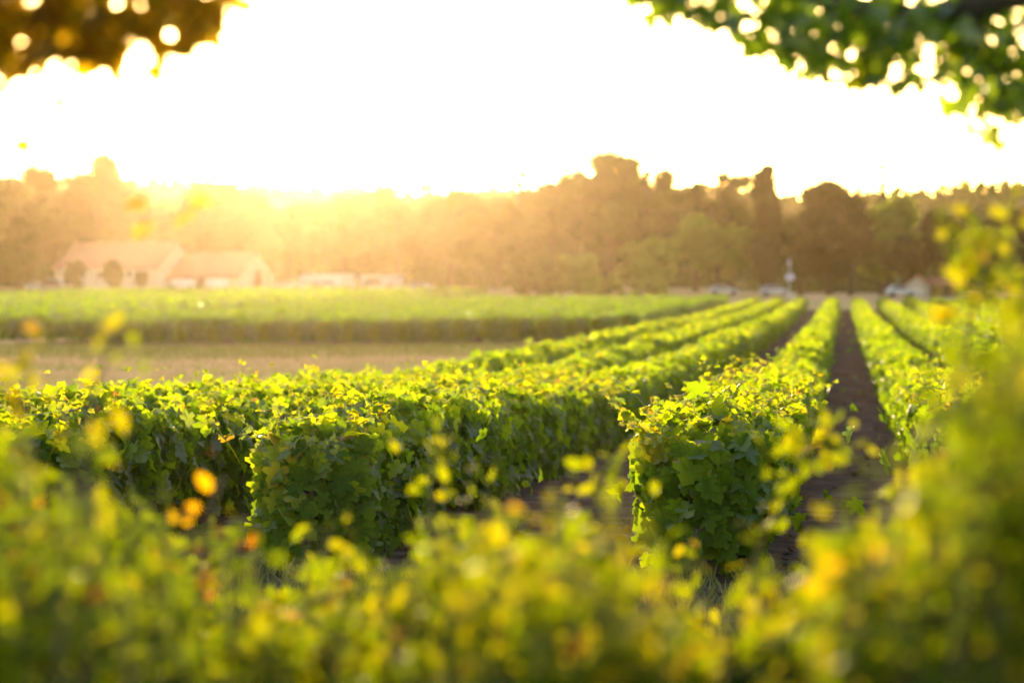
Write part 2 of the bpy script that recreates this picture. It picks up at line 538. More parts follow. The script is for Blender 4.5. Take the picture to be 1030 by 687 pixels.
# grass blades and weeds on the strip and by the row ends
g = np.random.default_rng(5)
n = 60000
X = g.uniform(-40, -8.9, n); Y = 24 + (116 - 24) * g.random(n) ** .8
keep = X > -Y * .37 - 2
X, Y = X[keep], Y[keep]; n = len(X)
f1 = leaves(np.stack([X, Y, gz(X, Y)], 1), np.stack([g.normal(0, 1, n), g.normal(0, 1, n), g.normal(0, .2, n)], 1), np.tile((0, 0, 1.), (n, 1)) + g.normal(0, .35, (n, 3)), g.uniform(.06, .16, n) * np.where(Y > 90, 1.7, 1),
            np.clip(.35 + .4 * noise1(X + Y * .3, 9, 5) + g.normal(0, .2, n) - (Y > 95) * .3, 0, 1), BLADE, g)
n = 30000
X = g.uniform(-8.5, 5, n); Y = g.uniform(2.5, 16.5, n)
f2 = leaves(np.stack([X, Y, gz(X, Y)], 1), np.stack([g.normal(0, 1, n), g.normal(0, 1, n), g.normal(0, .2, n)], 1), np.tile((0, 0, 1.), (n, 1)) + g.normal(0, .35, (n, 3)), g.uniform(.05, .22, n), g.uniform(0, .8, n), BLADE, g)
tag(join_fields('grass', [f1, f2], M['grass']), 'short dry grass on the headland strips', 'grass', kind='stuff')

n = 9000
X = g.uniform(-8.5, 20, n); Y = 15 + 50 * g.random(n) ** 1.3
k = noise1(X * 1.3 + noise1(Y, 41, 1.1), 42, .35) + noise1(Y, 43, .8) > .55
X, Y = X[k], Y[k]; n = len(X)
f3 = leaves(np.stack([X, Y, gz(X, Y)], 1), np.stack([g.normal(0, 1, n), g.normal(0, 1, n), g.normal(0, .4, n)], 1), np.tile((0, 0, 1.), (n, 1)) + g.normal(0, .6, (n, 3)), g.uniform(.04, .14, n), g.uniform(0, .6, n), BLADE, g)
tag(join_fields('weeds', [f3], M['grass']), 'small weeds scattered on the tilled soil', 'weeds', kind='stuff')
n = 5000
X = g.uniform(-8.5, 8, n); Y = 14 + 60 * g.random(n) ** 1.5
f4 = leaves(np.stack([X, Y, gz(X, Y) + .03], 1), g.normal(0, .35, (n, 3)) + (0, 0, 1), g.normal(0, 1, (n, 3)), g.uniform(.05, .11, n), g.uniform(.93, 1, n), VINE_MID, g)
tag(join_fields('fallen_leaves', [f4], M['litter']), 'brown fallen vine leaves on the soil', 'fallen leaves', kind='stuff')

# ------------------------------------------------------------------ trees
def lobes_crown(center, rx, rz, n_lobes, per, leaf, g, profile='round', lr=(.16, .34)):
    cx, cy, cz = center
    P, N, tone = [], [], []
    for i in range(n_lobes):
        t = g.random()
        if profile == 'column':
            zz = (i + .5) / n_lobes * 2 - 1
            rr = rx * .55 * math.sqrt(max(.05, 1 - abs(zz) ** 2.6)) * g.uniform(.5, 1)
            a = g.uniform(0, 2 * math.pi)
            c = np.array([cx + rr * .5 * math.cos(a), cy + rr * .5 * math.sin(a), cz + zz * rz * .93])
            r = rx * .78 * max(.45, math.sqrt(max(.05, 1 - abs(zz) ** 5)))
        elif profile == 'spire':
            zz = (i + .5) / n_lobes
            rr = rx * (1 - zz) * .75 + .15 * rx
            a = g.uniform(0, 2 * math.pi)
            c = np.array([cx + rr * .6 * math.cos(a), cy + rr * .6 * math.sin(a), cz - rz + 2 * rz * zz])
            r = max(rr * .75, .2 * rx)
        else:
            d = g.normal(0, 1, 3); d /= np.linalg.norm(d)
            q = g.uniform(.35, .85) if profile == 'round' else g.uniform(.25, .88)
            c = np.array([cx + d[0] * rx * q, cy + d[1] * rx * q, cz + d[2] * rz * q])
            r = min(rx, rz) * (g.uniform(.28, .44) if profile == 'round' else g.uniform(*lr))
        k = int(per * 1.15 * (r ** 2) * g.uniform(.8, 1.2)) + 12
        d = g.normal(0, 1, (k, 3)); d /= np.linalg.norm(d, axis=1, keepdims=True)
        rad = r * (g.random(k) ** .35) * (1 + .10 * g.normal(0, 1, k))
        fr = g.random(k) < (.16 if profile == 'loose' else .11)
        rad = np.where(fr, r * g.uniform(.95, 1.38 if profile == 'loose' else 1.28, k), rad)
        P.append(c + d * rad[:, None] * np.array([1, 1, .85])); N.append(d + g.normal(0, .28, (k, 3)))
        tone.append(np.clip(g.uniform(.1, .9) + g.normal(0, .08, k), 0, 1))
    P, N, tone = np.vstack(P), np.vstack(N), np.concatenate(tone)
    k = len(P)
    return leaves(P, N, g.normal(0, 1, (k, 3)), leaf * g.uniform(.6, 1.3, k), tone, QUAD, g)


def tree(px, ytop, wpx, Y, label, profile='round', mat='tree', name='tree', ybot=None, lobes=16, leaf=.45, bare=.16, seed=None, group='trees of the wood beyond the vines', per=190, lr=(.16, .34)):
    g = np.random.default_rng(int(px * 7 + ytop) + 1000 if seed is None else seed)
    x, _, zt = at(px, ytop, Y)
    z0 = float(gz(x, Y))
    s = Y / F
    rx = wpx * s / 2
    H = zt - z0
    zc0 = z0 + H * bare if ybot is None else at(px, ybot, Y)[2]
    rz = (zt - zc0) / 2
    root = empty(name, (x, Y, z0))
    tag(root, label, 'tree', group)
    cz = (zt + zc0) / 2 - z0
    fl = [lobes_crown((0, 0, cz), rx, rz, lobes, per, leaf, g, profile, lr)]
    join_fields('crown', fl, M[mat], root)
    mb = MB()
    r0 = .022 * H + .08
    mb.tube([(0, 0, -.3), (g.normal(0, .1), 0, H * .25), (g.normal(0, .2), g.normal(0, .2), cz), (g.normal(0, .2), 0, cz + rz * .7)], [r0 * 1.25, r0, r0 * .6, r0 * .2], 7)
    for i in range(6):
        a = g.uniform(0, 2 * math.pi)
        zb = H * g.uniform(.22, .55)
        e = (rx * .7 * math.cos(a), rx * .7 * math.sin(a), min(zb + rz * g.uniform(.3, .8), cz + rz * .6))
        mb.tube([(0, 0, zb), (e[0] * .5, e[1] * .5, zb + (e[2] - zb) * .4), e], [r0 * .45, r0 * .3, r0 * .1], 5)
    mb.build('trunk', M['bark'], root, True)
    return root


T = [
    # px, ytop, width, Y, label, profile, mat, kwargs
    (-25, 150, 90, 400, 'big glowing tree at the left edge of the photo', 'loose', 'tree', {}),
    (22, 152, 75, 390, 'airy tree with sunlit gaps, beside the dome-shaped tree above the farmhouse', 'loose', 'tree', {'lobes': 22}),
    (100, 147, 66, 395, 'tall dome-shaped tree rising above the left farmhouse roof', 'round', 'tree', {'lobes': 24}),
    (60, 182, 80, 405, 'tree filling the gap left of the dome-shaped tree', 'round', 'tree', {}),
    (140, 183, 70, 410, 'tree above the ridge end of the larger farm building', 'round', 'tree', {}),
    (190, 174, 75, 430, 'tree above the junction of the two farm buildings', 'loose', 'tree', {}),
    (240, 186, 80, 420, 'tree directly above the lower farm building', 'round', 'tree', {}),
    (290, 190, 80, 430, 'golden hazy tree right of the farm gable', 'loose', 'tree', {}),
    (345, 186, 80, 420, 'golden tree in the brightest glare under the sun', 'round', 'tree', {}),
    (400, 186, 76, 410, 'hazy tree at the right edge of the brightest glare', 'loose', 'tree', {}),
    (452, 177, 74, 400, 'broad orange-lit tree between the glare and the high crown', 'round', 'tree', {'lobes': 22}),
    (500, 183, 62, 395, 'rounded tree with a thin spire tree behind it', 'round', 'tree', {}),
    (525, 152, 24, 420, 'thin sparse spire standing above the orange-lit trees', 'spire', 'tree', {'lobes': 12, 'name': 'spire_tree', 'per': 330}),
    (556, 168, 60, 380, 'shoulder tree just left of the highest crown', 'loose', 'tree', {'lobes': 22}),
    (612, 144, 96, 370, 'highest tree of the wood with a ragged crown', 'loose', 'tree', {'lobes': 95, 'seed': 4, 'lr': (.10, .24), 'per': 230}),
    (590, 158, 60, 372, 'ragged tree leaning into the left side of the highest crown', 'loose', 'tree', {'lobes': 20}),
    (582, 153, 20, 366, 'small pointed top left of the highest crown', 'spire', 'tree', {'lobes': 12, 'name': 'spire_tree', 'per': 330}),
    (650, 150, 24, 366, 'small pointed top right of the highest crown', 'spire', 'tree', {'lobes': 12, 'name': 'spire_tree', 'per': 330}),
    (655, 165, 62, 368, 'ragged tree right of the highest crown', 'loose', 'tree', {'lobes': 22}),
    (700, 176, 56, 360, 'tree right of the bright notch in the skyline', 'loose', 'tree', {'lobes': 20}),
    (735, 163, 54, 365, 'twin-topped tree left of the dark column tree', 'loose', 'tree', {'lobes': 44, 'seed': 12}),
    (722, 214, 92, 335, 'soft green willow-like tree in front of the twin-topped tree', 'round', 'tree_pale', {'lobes': 26}),
    (771, 163, 30, 330, 'narrow dark column-shaped tree beside the pale sign post', 'column', 'tree_dark', {'lobes': 16, 'name': 'cypress_tree', 'bare': .04, 'per': 380, 'leaf': .4}),
    (806, 205, 54, 345, 'green tree between the dark column tree and the dark round tree', 'round', 'tree', {'lobes': 20}),
    (834, 176, 62, 340, 'large dark round-topped tree straight beyond the soil alley', 'round', 'tree_dark', {'lobes': 30, 'per': 210}),
    (856, 200, 56, 332, 'dark tree leaning against the right of the round-topped one', 'round', 'tree_dark', {'lobes': 20}),
    (888, 164, 22, 352, 'thin pointed treetop between the dark round tree and the far ridge', 'spire', 'tree', {'lobes': 12, 'name': 'spire_tree', 'per': 330}),
    (893, 192, 66, 338, 'grey-green tree under the thin pointed treetop', 'round', 'tree_pale', {'lobes': 26}),
    (912, 232, 44, 330, 'dark tree left of the small white house', 'round', 'tree_dark', {}),
    (956, 206, 66, 332, 'dark tree standing behind the small white house', 'loose', 'tree_dark', {'lobes': 26, 'per': 210}),
    (990, 222, 62, 322, 'light green round tree right of the small white house', 'round', 'tree_pale', {'lobes': 22}),
    (1034, 200, 76, 330, 'dark tree cut by the right edge of the photo', 'round', 'tree_dark', {'lobes': 26}),
    # nearer, lower
    (20, 248, 56, 330, 'low round tree left of the farm buildings', 'round', 'tree', {'bare': .08}),
    (541, 251, 54, 310, 'left one of two clipped round bushes at the foot of the wood', 'round', 'tree', {'bare': .02, 'name': 'bush', 'lobes': 20}),
    (580, 253, 56, 312, 'right one of two clipped round bushes at the foot of the wood', 'round', 'tree_pale', {'bare': .02, 'name': 'bush', 'lobes': 20}),
    (655, 239, 66, 318, 'wide grey-green round tree between the bushes and the willow-like tree', 'round', 'tree_pale', {'bare': .06, 'lobes': 22}),
    (613, 279, 42, 300, 'low rounded shrub at the left end of the field edge pair', 'round', 'tree_pale', {'bare': .0, 'name': 'bush'}),
    (652, 278, 40, 300, 'low rounded shrub at the right end of the field edge pair', 'round', 'tree_pale', {'bare': .0, 'name': 'bush'}),
    (115, 262, 28, 345, 'small round garden tree before the middle of the larger farm building', 'round', 'tree', {'bare': .15, 'name': 'garden_tree'}),
    (75, 264, 24, 350, 'small garden tree before the left end of the larger farm building', 'round', 'tree', {'bare': .15, 'name': 'garden_tree'}),
    (142, 270, 16, 348, 'slim garden tree before the right part of the larger farm building', 'round', 'tree', {'bare': .15, 'name': 'garden_tree'}),
]
for px, yt, w, Y, lab, prof, mat, kw in T:
    tree(px, yt, w * 1.12, Y, lab, prof, mat, **kw)
# dense back rank closing the wood (each a tree of its own)
for i, px in enumerate(range(-40, 1080, 38)):
    ridge = np.interp(px, [-40, 130, 300, 420, 560, 640, 700, 780, 1080], [185, 192, 200, 195, 190, 185, 195, 215, 235])
    tree(px + random.uniform(-6, 6), ridge + random.uniform(-4, 8), 74, 445 + random.uniform(-8, 8),
         'one of the trees of the hazy rank deep in the wood', 'round', 'tree', lobes=20, leaf=.75, per=75, seed=900 + i,
         group='hazy trees deep in the wood')
# undergrowth closing the foot of the wood
g = np.random.default_rng(77)
n = 16000
X = g.uniform(-190, 60, n); Y = 436 + g.normal(0, 3, n)
Z = gz(X, Y) + g.random(n) ** 1.2 * (6 + 2 * noise1(X, 4, 9))
tag(join_fields('undergrowth', [leaves(np.stack([X, Y, Z], 1), g.normal(0, 1, (n, 3)) + (0, -.8, .3), g.normal(0, 1, (n, 3)), g.uniform(.5, 1.1, n), g.uniform(0, 1, n), QUAD, g)], M['tree']),
    'dense undergrowth at the foot of the wood', 'undergrowth', kind='stuff')

# wooded ridge far behind
xs = np.arange(-520, 321, 12.0); ys = np.arange(640, 961, 16.0)
X, Y = np.meshgrid(xs, ys)
hgt = (30 + 3.5 * noise1(X, 21, 70) + 2 * noise1(X, 22, 23)) * np.clip(1 - ((Y - 800) / 160) ** 2, 0, 1) ** .8
Z = gz(X, Y) - 1 + hgt * np.clip((X + 520) / 80, 0, 1) * np.clip((320 - X) / 40, 0, 1)
nx, ny = len(xs), len(ys)
i, j = np.meshgrid(np.arange(nx - 1), np.arange(ny - 1)); b = (j * nx + i).ravel()
tag(mesh_obj('hill', np.stack([X, Y, Z], -1).reshape(-1, 3), np.stack([b, b + 1, b + nx + 1, b + nx], 1).ravel(), 4, M['hill'], smooth=True), 'low wooded ridge on the horizon', 'hill', kind='structure')
n = 26000
X = g.uniform(-480, 300, n); Y = g.uniform(690, 830, n)
hh = (30 + 3.5 * noise1(X, 21, 70) + 2 * noise1(X, 22, 23)) * np.clip(1 - ((Y - 800) / 160) ** 2, 0, 1) ** .8
Z = gz(X, Y) - 1 + hh * np.clip((X + 520) / 80, 0, 1) * np.clip((320 - X) / 40, 0, 1) + g.random(n) * (4 + 2.5 * noise1(X + Y * 1.3, 6, 7))
tag(join_fields('woodland', [leaves(np.stack([X, Y, Z], 1), g.normal(0, .7, (n, 3)) + (0, -.5, .6), g.normal(0, 1, (n, 3)), g.uniform(1.4, 3.0, n), g.uniform(0, 1, n), QUAD, g)], M['tree']),
    'far woodland covering the ridge', 'woodland', kind='stuff')

# ------------------------------------------------------------------ farm buildings, local x along the ridge
def building(px, Y, rz, L, Wd, eave, ridge, label, wall, opens, name='farm_building', doors=(), chimney=False, gable_open=None, roof='roof'):
    x, _, _ = at(px, 291, Y)
    z0 = float(gz(x, Y))
    root = empty(name, (x, Y, z0), rz)
    tag(root, label, 'building')
    w = MB()
    v = [(0, 0, -.5), (L, 0, -.5), (L, Wd, -.5), (0, Wd, -.5), (0, 0, eave), (L, 0, eave), (L, Wd, eave), (0, Wd, eave), (0, Wd / 2, ridge - .08), (L, Wd / 2, ridge - .08)]
    w.add(v, [(0, 1, 5, 4), (2, 3, 7, 6), (1, 2, 6, 9, 5), (3, 0, 4, 8, 7)])
    w.build('wall', M[wall], root)
    r = MB()
    o, t = .35, .16
    sl = (ridge - eave) / (Wd / 2)
    for s in (0, 1):
        ya, yb = (-o, Wd / 2) if s == 0 else (Wd + o, Wd / 2)
        za = eave - o * sl
        q = [(-o, ya, za), (L + o, ya, za), (L + o, yb, ridge), (-o, yb, ridge)]
        q2 = [(a, b, c + t) for a, b, c in q]
        r.add(q + q2, [(0, 3, 2, 1), (4, 5, 6, 7), (0, 1, 5, 4), (1, 2, 6, 5), (3, 0, 4, 7)])
    ro = r.build('roof', M[roof], root)
    MB().tube([(-o, Wd / 2, ridge + t), (L + o, Wd / 2, ridge + t)], [.13, .13], 6).build('ridge_tiles', M[roof], ro)
    if chimney:
        MB().box((L * .25, Wd / 2, ridge + .5), (.9, .7, 1.6)).build('chimney', M['wall'], ro)
    for (a, z, ww, hh) in opens:
        f = MB()
        f.box((a, -.03, z + hh / 2 + .06), (ww + .3, .1, .12)).box((a, -.03, z - hh / 2 - .06), (ww + .3, .14, .12))
        f.box((a - ww / 2 - .06, -.03, z), (.12, .1, hh - .002)).box((a + ww / 2 + .06, -.03, z), (.12, .1, hh - .002))
        wo_ = f.build('window', M['white'], root)
        MB().box((a, -.012, z), (ww, .05, hh)).build('pane', M['dark'], wo_)
    for (a, ww, hh, mt) in doors:
        MB().box((a, -.03, hh / 2), (ww, .12, hh)).build('door', M[mt], root)
    if gable_open:
        for (b_, z, ww, hh, mt) in gable_open:
            MB().box((L + .02, b_, z), (.1, ww, hh)).build('door', M[mt], root)
    return root


TH = R(-28)
building(56, 383, TH, 23, 9.2, 3.6, 7.5, 'long pale stone farm building with the taller pink tiled roof', 'wall',
         [(3, 2.4, 1, 1.3), (6.5, 2.4, 1, 1.3), (10, 2.4, 1, 1.3), (13.5, 2.4, 1, 1.3), (17, 2.4, 1, 1.3)], chimney=False, doors=[(4.8, 1.6, 2.2, 'door'), (12, 1.3, 2.2, 'white')])
building(170, 374, TH, 14.6, 9.0, 2.1, 5.8, 'lower farm building with white doors and a gable end facing right', 'wall',
         [], doors=[(3.0, 5.0, 1.9, 'white'), (6.9, 1.6, 2.0, 'door'), (10.4, 4.6, 1.9, 'white')], gable_open=[(4.7, 1.6, 1.6, 3.2, 'door')])
building(934, 326, R(84), 5.2, 3.0, 1.5, 2.6, 'small white gabled house under the dark trees at the right', 'wall',
         [(1.5, 1.2, .8, .8)], name='cottage')
building(938, 328, R(5), 3.6, 3.4, 1.5, 2.3, 'low red-brown outbuilding joined to the right of the small white house', 'door',
         [], name='shed', doors=[(1.8, 1.0, 1.4, 'dark')])
building(300, 400, R(-6), 9, 5.0, 1.2, 2.2, 'low white shed right of the farm gable', 'white', [(3, .7, .8, .6)], name='shed', doors=[(6, 1.4, 1.1, 'door')], roof='grey_roof')
building(362, 402, R(5), 7, 5.0, 1.1, 2.0, 'low white outbuilding in the golden haze, second right of the farm gable', 'white', [(2, .7, .8, .6)], name='shed', doors=[(5, 1.2, 1.0, 'door')], roof='grey_roof')


def car(px, Y, rz, label, L=4.2, h=1.45, van=False, py=291):
    x, _, _ = at(px, py, Y)
    root = empty('parked_van' if van else 'parked_car', (x, Y, float(gz(x, Y))), rz)
    tag(root, label, 'van' if van else 'car')
    w = .86
    if van:
        prof = [(-L / 2, .35), (L / 2, .35), (L / 2, .95), (L / 2 - .9, 1.15), (L / 2 - 1.5, h), (-L / 2 + .1, h), (-L / 2, h - .15)]
    else:
        prof = [(-L / 2, .35), (L / 2, .35), (L / 2, .75), (L / 2 - 1.1, .92), (L / 2 - 1.8, h), (-L / 2 + .9, h), (-L / 2 + .15, .95), (-L / 2, .85)]
    n = len(prof)
    vs = [(a, -w, z) for a, z in prof] + [(a, w, z) for a, z in prof]
    b = MB().add(vs, [tuple(range(n)), tuple(reversed(range(n, 2 * n)))] + [(i, i + n, (i + 1) % n + n, (i + 1) % n) for i in range(n)])
    b.build('body', M['paint'], root)
    for s in (-1, 1):
        MB().add([(L / 2 - 1.25, s * (w + .01), .95), (L / 2 - 1.75, s * (w + .01), h - .1), (-L / 2 + 1.0, s * (w + .01), h - .1), (-L / 2 + .5, s * (w + .01), .97)], [(0, 1, 2, 3)]).build('side_window', M['dark'], root)
        for a in (-L / 2 + .8, L / 2 - .8):
            MB().tube([(a, s * (w - .2), .33), (a, s * (w + .03), .33)], [.33, .33], 14).build('wheel', M['rubber'], root)
    return root


car(54, 352, R(6), 'white van parked left of the larger farm building', 5.0, 2.1, True)
car(40, 356, R(-4), 'white car parked under the low round tree by the farm')
car(290, 372, R(3), 'white car parked just right of the farm gable')
car(330, 384, R(170), 'white car parked between the low white sheds')
car(378, 380, R(8), 'pale van parked in the golden haze below the brightest glare', 4.8, 2.0, True)
car(425, 350, R(-5), 'pale car at the foot of the hazy trees, farthest right of the farm cars')
car(906, 312, R(10), 'white car parked left of the small white house', 3.9, 1.5)
car(780, 322, R(0), 'white car parked at the foot of the dark column tree')
car(728, 330, R(4), 'white car half hidden below the willow-like tree')

x, Y, _ = at(794, 298, 306)
z0 = float(gz(x, Y))
sp = empty('sign_post', (x, Y, z0))
tag(sp, 'slim pale post with a white-blue board against the dark trees', 'sign post')
MB().tube([(0, 0, -.2), (0, 0, 5.0)], [.16, .12], 8).build('pole', M['metal'], sp, True)
MB().box((.05, -.14, 2.55), (1.1, .08, .75)).build('board', M['blue_white'], sp)
MB().box((-.05, -.14, 4.35), (.55, .08, .45)).build('plate', M['grey_roof'], sp)
MB().box((0, 0, .2), (1.2, .6, .6)).build('base', M['wall'], sp)

# ------------------------------------------------------------------ blurred shrubs close to the camera
def shrub(label, x0, x1, sil, Yr, n_stems, per_stem, seed, tmpl=OVAL, size=.047, spread=.12, sparse=0, brown=.06, dark=0.0):
    g = np.random.default_rng(seed)
    Yc = sum(Yr) / 2
    bx = at((x0 + x1) / 2, 500, Yc)[0]
    root = empty('shrub', (bx, Yc, 0))
    tag(root, label, 'shrub', 'blurred shrubs in front of the vines')
    st = MB()
    P, N, T, S, tn = [], [], [], [], []
    for i in range(n_stems):
        px = g.uniform(x0, x1)
        Y = g.uniform(*Yr)
        sy = np.interp(px, [a for a, _ in sil], [b for _, b in sil])
        py = sy + abs(g.normal(0, 60)) if i >= sparse else sy - g.uniform(10, 70)
        tx, ty, tz = at(px, py, Y)
        if tz < .35: continue
        base = Vector((tx * .9 + bx * .1 + g.normal(0, .12), Y + g.normal(0, .15), 0))
        tip = Vector((tx, ty, tz))
        mid = base.lerp(tip, .55) + Vector((g.normal(0, .06), g.normal(0, .06), .08))
        pts = []
        for k in range(8):
            t = k / 7
            pts.append(base * (1 - t) ** 2 + mid * 2 * t * (1 - t) + tip * t * t)
        st.tube([p - Vector((bx, Yc, 0)) for p in pts], [.008 * (1 - k / 8.5) + .0015 for k in range(8)], 5)
        m = int(per_stem * g.uniform(.6, 1.3) * (1 if i >= sparse else .35))
        # little side twigs with leaf pairs
        t = (.15 + .85 * g.random(m) ** .75) if i >= sparse else (.55 + .45 * g.random(m))
        idx = t * 7
        a = np.array([tuple(p) for p in pts])
        k0 = np.minimum(idx.astype(int), 6); fr = (idx - k0)[:, None]
        q = a[k0] * (1 - fr) + a[k0 + 1] * fr
        off = g.normal(0, 1, (m, 3)); off /= np.linalg.norm(off, axis=1, keepdims=True)
        off *= (spread * g.random(m) ** .6 * (1.15 - t * .6))[:, None]
        P.append(q + off)
        N.append(off / spread * .4 + g.normal(0, .5, (m, 3)) + (0, -.1, .5))
        T.append(off / spread + g.normal(0, .4, (m, 3)) + (0, 0, -.25))
        S.append(size * g.uniform(.6, 1.3, m))
        base_t = np.clip(g.normal(.42, .13) - dark - (.08 if i < sparse else 0), 0, .9)  # dark lowers leaf tone: vignette shade of the frame corner put into the colour
        tone = np.clip(base_t + g.normal(0, .13, m), 0, .78)
        tone = np.where(g.random(m) < brown, g.uniform(.9, 1, m), tone)
        tn.append(tone)
    P = np.vstack(P) - np.array([bx, Yc, 0])
    join_fields('foliage', [leaves(P, np.vstack(N), np.vstack(T), np.concatenate(S), np.concatenate(tn), tmpl, g)], M['shrub'], root)
    st.build('stems', M['stem'], root, True)
    return root


SIL = [(-60, 440), (0, 480), (60, 520), (110, 560), (180, 585), (250, 595), (330, 595), (390, 590), (440, 565), (500, 545), (560, 535), (610, 560), (660, 600), (720, 615), (780, 615), (830, 600), (850, 565), (880, 520), (930, 490), (970, 440), (1000, 370), (1040, 320), (1100, 290)]
shrub('golden-leaved shrub filling the lower left corner', -70, 170, SIL, (3.6, 6.8), 95, 120, 201, brown=.02, sparse=44, dark=.18)
shrub('sparse shrub with rusty leaves before the vine row corner, lower left', 150, 350, SIL, (4.2, 7.4), 70, 120, 202, brown=.02, sparse=20)
shrub('green-gold shrub at the bottom of the photo, left of centre', 330, 520, SIL, (4.0, 7.2), 80, 120, 203, brown=.004, sparse=20)
shrub('soft green shrub at the bottom centre of the photo', 500, 690, SIL, (3.8, 7.0), 85, 120, 204, brown=.002, sparse=10)
shrub('low shrub hiding the foot of the sharp vine row and alley', 680, 850, SIL, (4.0, 7.0), 70, 120, 205, brown=.003, sparse=8)
shrub('tall dense shrub along the right edge, covering the right vine rows', 840, 1090, SIL, (3.4, 6.8), 175, 130, 206, brown=.004, sparse=30, dark=.04)


# loose sprays crossing the middle distance, each belonging to a shoot rooted below
def spray(label, pts_px, Y, seed, n=26, size=.055, tone=.6, spread=.05, root_dx=0.0):
    g = np.random.default_rng(seed)
    pts = [Vector(at(px, py, Y + .05 * i)) for i, (px, py) in enumerate(pts_px)]
    b = Vector((pts[0].x + root_dx, Y, 0))
    root = empty('shoot', b)
    tag(root, label, 'shoot', 'tall loose shoots among the blurred shrubs')
    allp = [b, b.lerp(pts[0], .5) + Vector((.02, 0, 0))] + pts
    rel = [p - b for p in allp]
    m = len(rel)
    MB().tube(rel, [.006 * (1 - i / (m + .5)) + .0015 for i in range(m)], 5).build('stem', M['stem'], root, True)
    a = np.array([tuple(p) for p in rel[1:]])
    t = g.random(n) ** .7 * (len(a) - 1)
    k0 = np.minimum(t.astype(int), len(a) - 2); fr = (t - k0)[:, None]
    q = a[k0] * (1 - fr) + a[k0 + 1] * fr
    off = g.normal(0, spread * .5, (n, 3))
    join_fields('foliage', [leaves(q + off, g.normal(0, .5, (n, 3)) + (0, -.2, .4), off * 12 + g.normal(0, .4, (n, 3)) + (0, 0, -.3), size * g.uniform(.7, 1.3, n), np.clip(g.normal(tone, .12, n), 0, 1), OVAL, g)], M['shrub'], root)


spray('tall spray of bright leaves at the right, crossing the tree line', [(960, 420), (975, 330), (990, 270), (985, 235), (990, 190)], 5.6, 301, 110, .05, .45, .085)
spray('spray of bright leaves reaching over the soil alley', [(760, 560), (790, 480), (815, 450), (845, 440)], 6.4, 302, 80, .048, .42, .085)
spray('yellow spray rising before the second vine row', [(440, 560), (430, 480), (445, 430)], 6.6, 303, 50, .045, .4, .06)
spray('rust-coloured shoot before the dark side of the third vine row', [(200, 560), (215, 500), (225, 480)], 5.6, 304, 16, .045, .97, .07)
spray('high yellowing shoot at the left edge before the grass strip', [(20, 440), (30, 370), (15, 320)], 4.8, 305, 26, .04, .6, .06)
spray('pale shoot left, tips crossing the dry grass strip', [(85, 450), (95, 390), (120, 330)], 4.8, 306, 22, .04, .55, .06)
spray('yellow shoot before the first vine row, right of centre', [(590, 560), (600, 480), (640, 455)], 6.4, 307, 44, .045, .4, .06)


# ------------------------------------------------------------------ overhanging trees beside the camera
def limb_leaves(segs, n, g, size, spread, origin, tmpl=LOBED):
    a = np.array([(tuple(p), tuple(q)) for p, q in segs])
    L = np.linalg.norm(a[:, 1] - a[:, 0], axis=1)
    k = g.choice(len(a), n, p=L / L.sum())
    t = g.random(n)[:, None]
    q = a[k, 0] * (1 - t) + a[k, 1] * t
    off = g.normal(0, spread, (n, 3)) * (1, 1, .8)
    P = q + off + (0, 0, -.02)
    return leaves(P - np.array(origin), g.normal(0, .45, (n, 3)) + (0, -.15, .6), off / spread * .5 + g.normal(0, .4, (n, 3)) + (0, 0, -.55), size * g.uniform(.6, 1.25, n), np.clip(g.normal(.45, .2, n), 0, 1), tmpl, g)


def overhang(label, trunk_xy, trunk_r, limb, twigs, seed, n_leaf, size, spread, name='overhanging_tree', H=6.0, hang=(), extra=None, cmat='canopy'):
    g = np.random.default_rng(seed)
    ox, oy = trunk_xy
    root = empty(name, (ox, oy, 0))
    tag(root, label, 'tree')
    O = Vector((ox, oy, 0))
    tr = MB().tube([(0, 0, -.2), (.03, .02, 1.2), (-.02, .05, 2.4), (.05, 0, 4), (0, .1, H)], [trunk_r * 1.3, trunk_r, trunk_r * .85, trunk_r * .6, trunk_r * .2], 12)
    tr.build('trunk', M['bark'], root, True)
    lb = MB()
    limb = [Vector(p) for p in limb]
    m = len(limb)
    lb.tube([p - O for p in limb], [trunk_r * .42 * (1 - i / (m + .3)) + .004 for i in range(m)], 8)
    segs = []
    for s, e in twigs:
        # each twig leaves the nearest point of the limb
        s = min(((limb[i].lerp(limb[i + 1], f)) for i in range(m - 1) for f in (0, .25, .5, .75, 1)), key=lambda p: (p - Vector(s)).length)
        e = Vector(e)
        mid = s.lerp(e, .5) + Vector((0, 0, .05))
        lb.tube([s - O, mid - O, e - O], [.010, .006, .002], 5)
        segs += [(s.lerp(mid, .4), mid), (mid, e)]
    for (a, b, Y) in hang:
        p, q = Vector(at(*a, YL)), Vector(at(*b, Y))
        lb.tube([p - O, p.lerp(q, .5) - O + Vector((.01, 0, 0)), q - O], [.0015, .001, .0007], 4)
    lb.build('limb', M['bark'], root, True)
    fl = [limb_leaves(segs, n_leaf, g, size, spread, O)]
    if extra is not None: fl += extra(g, O)
    join_fields('crown', fl, M[cmat], root)
    return root


